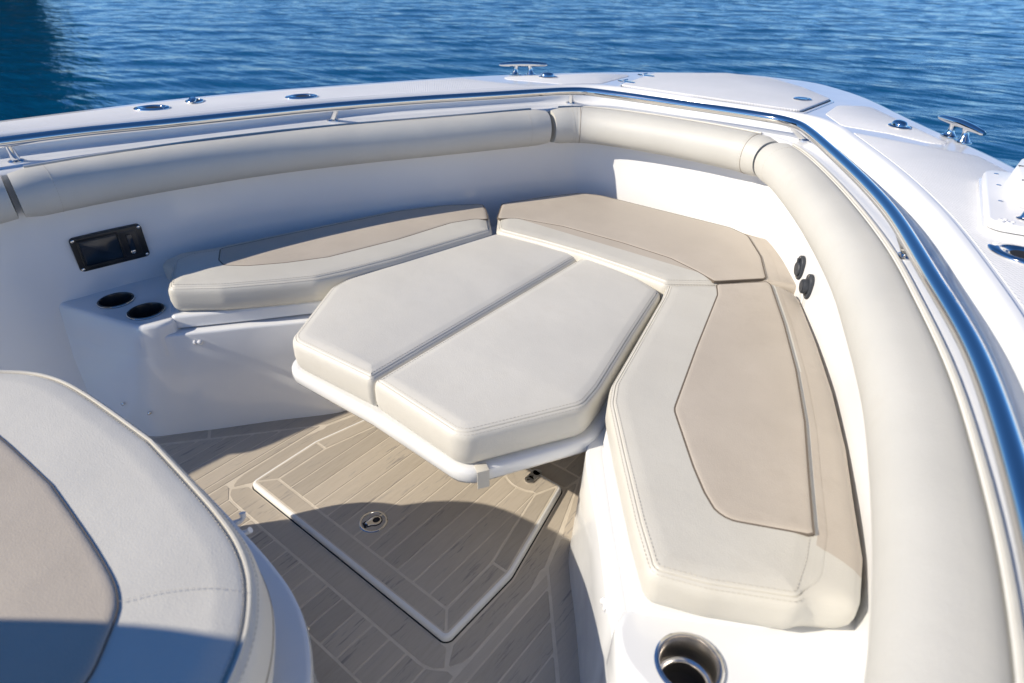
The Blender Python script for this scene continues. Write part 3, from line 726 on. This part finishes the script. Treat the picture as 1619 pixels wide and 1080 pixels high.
rod_holder(-1.193, 1.523, R(52), 'oval chrome rod holder on the port gunwale above the middle stanchion')
rod_holder(1.165, 1.497, R(-28), 'oval chrome rod holder on the starboard deck below the white mount')
f_ = thing('fuel_filler_cap', (-1.436, 1.213, zD), 'small open chrome deck cap between the two port rod holders', 'deck cap')
lathe([(.033, 0), (.033, .004), (.030, .007), (.026, .007), (.024, .004), (.001, .004)], (-1.436, 1.213, zD), None, 28).out('flange', M['steel'], f_, angle=50)
lathe([(.022, 0), (.022, .0006), (.0001, .0006)], (-1.436, 1.213, zD + .0045), None, 24).out('opening', M['void'], f_)
b = B(); m_ = Matrix.Translation((-1.418, 1.197, zD + .008)) @ Matrix.Rotation(R(-40), 4, 'Z') @ Matrix.Rotation(R(14), 4, 'Y')
lathe([(.020, 0), (.021, .004), (.018, .007), (.0001, .0075)], (0, 0, 0), b, 24, 0, m_, 1.1, .7); b.out('flap', M['steel'], f_, angle=50)
def popup(x, y, rz, label):
    h = thing('deck_fitting', (x, y, zD), label, 'deck fitting', 'domed bow fittings')
    m = Matrix.Translation((x, y, zD)) @ Matrix.Rotation(rz, 4, 'Z')
    b = lathe([(.043, 0), (.043, .0035), (.038, .006), (.03, .0065)], (0, 0, 0), None, 32, 0, m, 1.0, .72); b.out('base', M['steel'], h, angle=50)
    b = lathe([(.030, .005), (.029, .012), (.024, .018), (.014, .0215), (.0001, .0225)], (0, 0, 0), None, 30, 0, m @ Matrix.Translation((-.002, 0, 0)), 1.0, .75); b.out('dome', M['steel'], h, angle=60)
popup(.757, 2.505, R(-48), 'domed chrome fitting beside the starboard cleat')
popup(-.708, 2.520, R(40), 'domed chrome fitting beside the port cleat')
# scooped rope chocks cut in the gunwale edge beside the cleats
def scoop(x, y, rz):
    m = Matrix.Translation((x, y, zD - .001)) @ Matrix.Rotation(rz, 4, 'Z')
    P = roundpoly(ccw(np.array([(-.06, -.03), (.06, -.03), (.085, .03), (-.085, .03)])), .02, 5)
    b = B(); slab(P, 0, .0015, .0008, b); b.v = [tuple(m @ Vector(q)) for q in b.v]; b.out('rope_chock', M['gel'], boat)
# outrigger mount at the right edge
om = thing('outrigger_mount', (1.16, 1.82, zD), 'white bolted mounting plate with a raised housing at the right edge', 'deck mount')
m_ = Matrix.Translation((1.16, 1.80, zD - .001)) @ Matrix.Rotation(R(6.7), 4, 'Z')
def placed(b, name, mat, parent, m, **k): b.v = [tuple(m @ Vector(q)) for q in b.v]; return b.out(name, mat, parent, **k)
P = roundpoly(ccw(np.array([(-.095, -.22), (.14, -.22), (.14, .215), (-.095, .215)])), .03, 6)
placed(slab(inset(ccw(P), -.006), 0, .013, .004), 'plate_base', M['gel'], om, m_, angle=40)
placed(slab(inset(ccw(P), .004), .0125, .0165, .001), 'plate_gasket', M['void'], om, m_)
placed(slab(P, .016, .032, .006, None, 0, 4), 'mount_plate', M['white_plastic'], om, m_, angle=40)
Hs = [(-.057, -.055, .012), (.13, -.060, .012), (.13, .205, .012), (-.035, .205, .02), (-.054, .10, .03)]
hb = ccw(roundpoly(Hs, .012, 5)); b = B()
rg = []
for ins, z in ((0, .030), (.004, .060), (.007, .072), (.014, .077)): rg.append([(x, y, z) for x, y in inset(hb, ins)])
rings_mesh(b, rg, True, False, True); placed(b, 'housing', M['white_plastic'], om, m_, angle=45)
for x, y in ((-.044, .092), (-.044, -.036), (.02, -.036)):
    q = B(); box((x, y, .0765), (x + .03, y + .006, .0778), q); placed(q, 'slot', M['void'], om, m_)
for x, y in ((-.070, .175), (-.068, .072), (-.068, -.06), (-.030, -.082), (.05, -.085)):
    q = lathe([(.0055, .0315), (.0055, .0328), (.0001, .0328)], (x, y, 0), None, 14); placed(q, 'screw', M['brushed'], om, m_)
q = tube([(-.030, -.165, .030), (-.029, -.165, .036), (-.012, -.158, .11)], .012, None, 16, radii=[.014, .0105, .010]); placed(q, 'pin', M['steel'], om, m_)
q = lathe([(.016, .031), (.016, .034), (.011, .036)], (-.030, -.165, 0), None, 24); placed(q, 'pin_flange', M['brushed'], om, m_)
tc_ = bpy.data.curves.new('lettering', 'FONT'); tc_.body = 'Sc'; tc_.size = .034; tc_.extrude = .0012; tc_.shear = .3; tc_.bevel_depth = .0004
to = bpy.data.objects.new('lettering', tc_); COL.objects.link(to)
me = bpy.data.meshes.new_from_object(to.evaluated_get(bpy.context.evaluated_depsgraph_get())); bpy.data.objects.remove(to)
me.transform(m_ @ Matrix.Translation((-.082, -.212, .0325))); me.materials.clear(); me.materials.append(M['white_plastic'])
lo = bpy.data.objects.new('lettering', me); COL.objects.link(lo); lo.parent = om; lo.matrix_parent_inverse = Matrix.Translation(om.location).inverted()

# ------------------------------------------------------------------ cup holders, wall unit, sockets, small hardware
def cup(x, y, label, group='stainless cup holders', depth=.088, inner='brushed'):
    h = thing('cup_holder', (x, y, .412), label, 'cup holder', group)
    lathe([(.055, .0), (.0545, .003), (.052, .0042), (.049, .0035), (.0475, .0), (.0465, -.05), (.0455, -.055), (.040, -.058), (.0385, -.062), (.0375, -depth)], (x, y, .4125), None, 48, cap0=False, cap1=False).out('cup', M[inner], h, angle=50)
    lathe([(.0545, .0004), (.0566, .0004), (.0566, .0022), (.0545, .0034)], (x, y, .412), None, 48, cap0=False, cap1=False).out('rim', M['steel'], h, angle=50)
    lathe([(.0380, 0), (.0001, .0)], (x, y, .412 - depth + .001), None, 32, cap0=False).out('drain_mat', M['void'], h)
    return h
cup(-1.083, .614, 'shaded steel rimmed cup holder on the port shelf, further from the seat cushion', inner='shaded_liner')  # port cups get the liner darkened to read as shade
cup(-.932, .642, 'shaded steel rimmed cup holder on the port shelf, closest to the seat cushion', inner='shaded_liner')
cup(.948, .643, 'sunlit steel cup holder behind the starboard cushion')
cup(1.085, .612, 'sunlit steel cup holder by the starboard wall, mostly out of frame')
# black latch/stereo unit let into the port wall
wu = thing('wall_unit', (-1.20, .69, .55), 'black rectangular locker latch panel screwed to the port wall', 'latch panel')
pA, pB = Vector((-1.227, .584, 0)), Vector((-1.187, .795, 0)); ex = (pB - pA).normalized(); ez = Vector((0, 0, 1)); en = ez.cross(ex) * -1
if en.x < 0: en = -en
m_ = Matrix((( ex.x, ez.x, en.x, 0), (ex.y, ez.y, en.y, 0), (ex.z, ez.z, en.z, 0), (0, 0, 0, 1)))
m_ = Matrix.Translation((pA + pB) / 2 + Vector((0, 0, .548)) + en * .019) @ m_
hw, hh = .107, .0585
P = roundpoly(ccw(np.array([(-hw, -hh), (hw, -hh), (hw, hh), (-hw, hh)])), .011, 5)
placed(slab(P, -.02, .006, .003, None, 0, 3), 'bezel', M['black'], wu, m_, angle=40)
P = roundpoly(ccw(np.array([(-.085, -.04), (.028, -.04), (.028, .042), (-.085, .042)])), .006, 4)
placed(slab(P, .004, .0085, .002), 'lens', M['black_gloss'], wu, m_, angle=40)
q = B()
for lo, hi in (((-.090, -.046, .004), (.031, -.040, .0125)), ((-.090, .042, .004), (.031, .048, .0125)), ((-.091, -.0398, .004), (-.085, .0418, .0122)), ((.028, -.0398, .004), (.0325, .0418, .0122))): box(lo, hi, q, None, .0015)
placed(q, 'pocket_rim', M['black'], wu, m_, angle=30)
P = roundpoly(ccw(np.array([(.036, -.042), (.086, -.042), (.086, .044), (.036, .044)])), .003, 3)
placed(slab(inset(ccw(P), -.0012), .004, .0068, .0006), 'frame_line', M['rubber'], wu, m_)
placed(slab(P, .004, .0074, .0006), 'keypad', M['black'], wu, m_)
b = B(); box((.052, -.024, .006), (.070, .034, .013), b, None, .003); placed(b, 'lever', M['black_gloss'], wu, m_)
placed(lathe([(.0075, .006), (.0075, .010), (.005, .0115), (.0001, .0118)], (.060, -.028, 0), None, 18), 'key_button', M['brushed'], wu, m_)
for sx in (-1, 1):
    for sy in (-1, 1):
        placed(lathe([(.0052, .005), (.0052, .0072), (.003, .0082)], (sx * .098, sy * .050, 0), None, 14), 'screw', M['steel'], wu, m_)
# capped sockets on the starboard wall
def socket(x, y, z, ang, opened, label):
    h = thing('socket', (x, y, z), label, 'power socket', 'capped sockets on the wall')
    i = near(x, y); n2 = -Wn[i]; nn = Vector((n2[0], n2[1], 0)).normalized(); up = Vector((0, 0, 1)); sd_ = up.cross(nn)
    m = Matrix.Translation(Vector((x, y, z)) + nn * .014) @ Matrix(((sd_.x, up.x, nn.x, 0), (sd_.y, up.y, nn.y, 0), (sd_.z, up.z, nn.z, 0), (0, 0, 0, 1))) @ Matrix.Rotation(ang, 4, 'Z')
    P = []
    for k in range(40):
        a = 2 * math.pi * k / 40; P.append((math.cos(a) * .027, math.sin(a) * .027 + (.012 if math.sin(a) > 0 else -.012)))
    placed(slab(ccw(np.array(P)), -.004, .006, .003, None, 0, 3), 'plate', M['rubber'], h, m, angle=40)
    if opened:
        placed(lathe([(.0225, .005), (.0225, .017), (.021, .021), (.018, .021), (.018, .023), (.0001, .0235)], (0, 0, 0), None, 28), 'cap', M['rubber'], h, m, angle=40)
        placed(tube([(0, -.022, .02), (.004, -.045, .016), (-.004, -.068, .012)], .0008, None, 5), 'lanyard', M['brushed'], h, m)
        placed(tube([(.006, -.03, .008), (.010, -.05, .010), (.002, -.075, .008)], .0008, None, 5), 'lanyard', M['brushed'], h, m)
    else:
        placed(lathe([(.0235, .004), (.0235, .010), (.021, .0125), (.0001, .013)], (0, -.004, 0), None, 28), 'cap', M['rubber'], h, m, angle=40)
        placed(box((-.006, .016, .008), (.006, .030, .014), None, None, .002), 'tab', M['rubber'], h, m)
    for sy in (-.033, .033):
        placed(lathe([(.0036, .005), (.0036, .0066), (.002, .0072)], (0.0, sy, 0), None, 10), 'screw', M['steel'], h, m)
socket(.690, 1.998, .551, R(8), False, 'flat round black socket cover, upper of two on the starboard wall')
socket(.748, 1.897, .542, R(8), True, 'protruding black socket cap with thin lanyards on the starboard wall')
# white stop knobs on the seat base fronts
def knob(x, y, z, n, label):
    h = thing('stop_knob', (x, y, z), label, 'knob', 'white stop knobs')
    nn = Vector((*n, 0)).normalized(); m = Matrix.Translation((x, y, z)) @ nn.to_track_quat('Z', 'Y').to_matrix().to_4x4()
    placed(lathe([(.0085, -.002), (.0085, .003), (.005, .004), (.0045, .012), (.0075, .014), (.0078, .02), (.005, .0235), (.0001, .024)], (0, 0, 0), None, 18), 'pin', M['white_plastic'], h, m, angle=50)
knob(-.764, .694, .335, (.79, .61), 'small white knob under the port seat lid')
knob(.772, .687, .35, (-.79, .61), 'small white knob on the starboard seat base front')

# ------------------------------------------------------------------ forward lounge seat on the console
lounge = thing('lounge_seat', (0, -.3, 0), 'large lounge seat with pale cream cushion and beige centre in the near left corner', 'seat')
half = [(0, .285), (.156, .276), (.26, .268), (.342, .256), (.41, .234), (.46, .205), (.497, .175), (.531, .136), (.56, .085), (.578, .02), (.588, -.08), (.592, -.3), (.592, -.80)]
LP = half + [(-x, y) for x, y in half[::-1][:-1]]
LO = ccw(resample(catmull(half, 80).tolist() + [(-x, y) for x, y in catmull(half, 80)[::-1][:-1]], 320, True)); LN = normals(LO, True)
def lring(d, z): return [(x, y, z) for x, y in LO + LN * d]
b = B(); rings_mesh(b, [lring(.055, -.006), lring(.05, .05), lring(.043, .20), lring(.040, .38), lring(.046, .415), lring(.05, .44), lring(.048, .455), lring(.040, .4605), lring(-.02, .461)], True, False, True)
b.out('lounge_base', M['gel'], lounge, angle=45)
o, Pq, N = cushion(LO, .466, .630, .030, 'lounge_cushion', M['pale'], lounge, None, 320, .006, True, .012)
q = B(); tube([(x, y, .6245) for x, y in (Pq - N * .0075)] , .0034, q, 6, True); q.out('piping', M['cream'], lounge)
q = B(); tube([(x, y, .545) for x, y in (Pq + N * .0085)], .0016, q, 5, True); q.out('side_seam', M['seam'], lounge)
stitch_rows(Pq, N, [(.016, .6275), (-.002, .614)]).out('stitching', M['stitch'], lounge, smooth=False)['kind'] = 'stuff'
hi_ = [(0, .114), (.12, .108), (.20, .103), (.293, .092), (.331, .078), (.367, .048), (.404, .010), (.428, -.05), (.44, -.14), (.443, -.4), (.443, -.70)]
hc = catmull(hi_, 60); LI = np.array(hc.tolist() + [(-x, y) for x, y in hc[::-1][:-1]])
panel(LI, lounge, 240, 'lounge_panel', .6345, .005)
for s in (1,):
    Q = catmull([(.322 * s, .086, .6405), (.348 * s, .124, .6408), (.376 * s, .155, .6405), (.41 * s, .185, .638), (.443 * s, .209, .631)], 30)
    dashes(Q, None, .005, .0035, .0005).out('stitching', M['stitch'], lounge)['kind'] = 'stuff'
# backrest added out of view behind the seat, shaped to cast the cushion's shadow
b = B(); rg = []
bt = [(-.43, .47), (-.43, .80), (-.415, .98), (-.38, 1.11), (-.324, 1.221), (-.267, 1.303), (-.207, 1.355), (-.174, 1.379), (-.09, 1.408), (0, 1.418)]
prof = [tuple(q) for q in catmull(bt + [(-x, z) for x, z in bt[::-1][1:]], 90)]
PP = resample(prof, 120, True); cen = PP.mean(0)
for y, sc in ((-.69, .94), (-.705, .985), (-.72, 1.0), (-.80, 1.0), (-.82, .97)): rg.append([(cen[0] + (x - cen[0]) * sc, y, cen[1] + (z - cen[1]) * sc) for x, z in PP])
rings_mesh(b, rg, True, True, True); b.out('shadow_backrest', M['cream'], lounge, angle=60)
# white hooks on the lounge front and a small floor eye
hk = thing('hook', (.137, .357, .44), 'small white plastic hook on the lounge base edge', 'hook')
b = tube([(.128, .325, .447), (.134, .338, .450), (.137, .343, .457), (.134, .345, .466)], .005, None, 10, radii=[.007, .005, .005, .0065]); b.out('upper_arm', M['white_plastic'], hk)
b = tube([(.150, .320, .438), (.158, .334, .438), (.163, .339, .443)], .005, None, 10, radii=[.0065, .005, .0065]); b.out('lower_arm', M['white_plastic'], hk)
ey = thing('eye_bolt', (.122, .404, 0), 'tiny steel eye at the foot of the lounge base', 'eye bolt')
tube([(.122 + .008 * math.cos(a), .407, .010 + .008 * math.sin(a)) for a in np.linspace(0, 2 * math.pi, 15)[:-1]], .002, None, 6, True).out('ring', M['steel'], ey)
lathe([(.009, -.006), (.009, -.003), (.004, .0)], (.122, .407, 0), None, 12).out('base', M['steel'], ey)

# ------------------------------------------------------------------ water and far shore
zW = -.42
rng = np.random.RandomState(3)
n = 460; ax = np.linspace(-40, 22, n); ay = np.linspace(-4, 46, n)
X, Y = np.meshgrid(ax, ay); Z = np.zeros_like(X)
for k in range(60):
    lam = .24 * (2.2 / .24) ** rng.rand(); th = R(128) + rng.randn() * .38; kx, ky = math.cos(th) * 2 * math.pi / lam, math.sin(th) * 2 * math.pi / lam
    Z += (.0018 * lam ** .85) * np.sin(kx * X + ky * Y + rng.rand() * 6.28)
V = np.stack([X.ravel(), Y.ravel(), Z.ravel() + zW], 1)
ii = np.arange(n * n).reshape(n, n); F = np.stack([ii[:-1, :-1].ravel(), ii[:-1, 1:].ravel(), ii[1:, 1:].ravel(), ii[1:, :-1].ravel()], 1)
me = bpy.data.meshes.new('water'); me.vertices.add(len(V)); me.vertices.foreach_set('co', V.ravel()); me.loops.add(F.size); me.loops.foreach_set('vertex_index', F.ravel().astype(np.int32))
me.polygons.add(len(F)); me.polygons.foreach_set('loop_start', np.arange(0, F.size, 4, dtype=np.int32)); me.polygons.foreach_set('use_smooth', [True] * len(F)); me.update(); me.validate()
me.materials.append(M['water']); wt = bpy.data.objects.new('water', me); COL.objects.link(wt); wt['kind'] = 'structure'
q = B(); L_ = 900
def quad(x0, y0, x1, y1): q.add([(x0, y0, zW), (x1, y0, zW), (x1, y1, zW), (x0, y1, zW)], [(0, 1, 2, 3)])
quad(-L_, -L_, L_, -4); quad(-L_, 46, L_, L_); quad(-L_, -4, -40, 46); quad(22, -4, L_, 46)
o = q.out('open_water', M['water'], None, smooth=False); o['kind'] = 'structure'
# wooded bank to port: seen only as a dark reflection in the water
q = B()
for i in range(14):
    a0 = R(106 - i * 0 + 0)
bx = [(-98, -84), (-76, -28), (-56, 5), (-45, 16.6), (-84, 24), (-150, 0), (-150, -84)]
slab(ccw(np.array(bx, float)), zW - .5, zW + .5, .3, q); o = q.out('shore', M['bank'], None); o['kind'] = 'structure'
q = B(); rr = np.random.RandomState(11)
for i in range(12000):
    t = rr.rand(); j = rr.randint(0, 3); p0 = np.array(bx[j]); p1 = np.array(bx[j + 1])
    px, py = lerp(p0, p1, t); px -= 1.5 + rr.rand() * 7; h = rr.rand() ** .8 * (18 + 4 * math.sin(px * .5) + 2 * math.sin(py * 1.1)); c = np.array([px, py, zW + .4 + h]); s = .45 + .6 * rr.rand()
    d = rr.randn(3, 3); d /= np.linalg.norm(d, axis=1, keepdims=True)
    q.add([c + d[0] * s, c + d[1] * s, c + d[2] * s, c - d[0] * s], [(0, 1, 2), (1, 3, 2)], int(rr.rand() > .5))
o = q.out('shore_trees', [M['leaf'], M['leaf_dark']], None, smooth=False); o['kind'] = 'stuff'
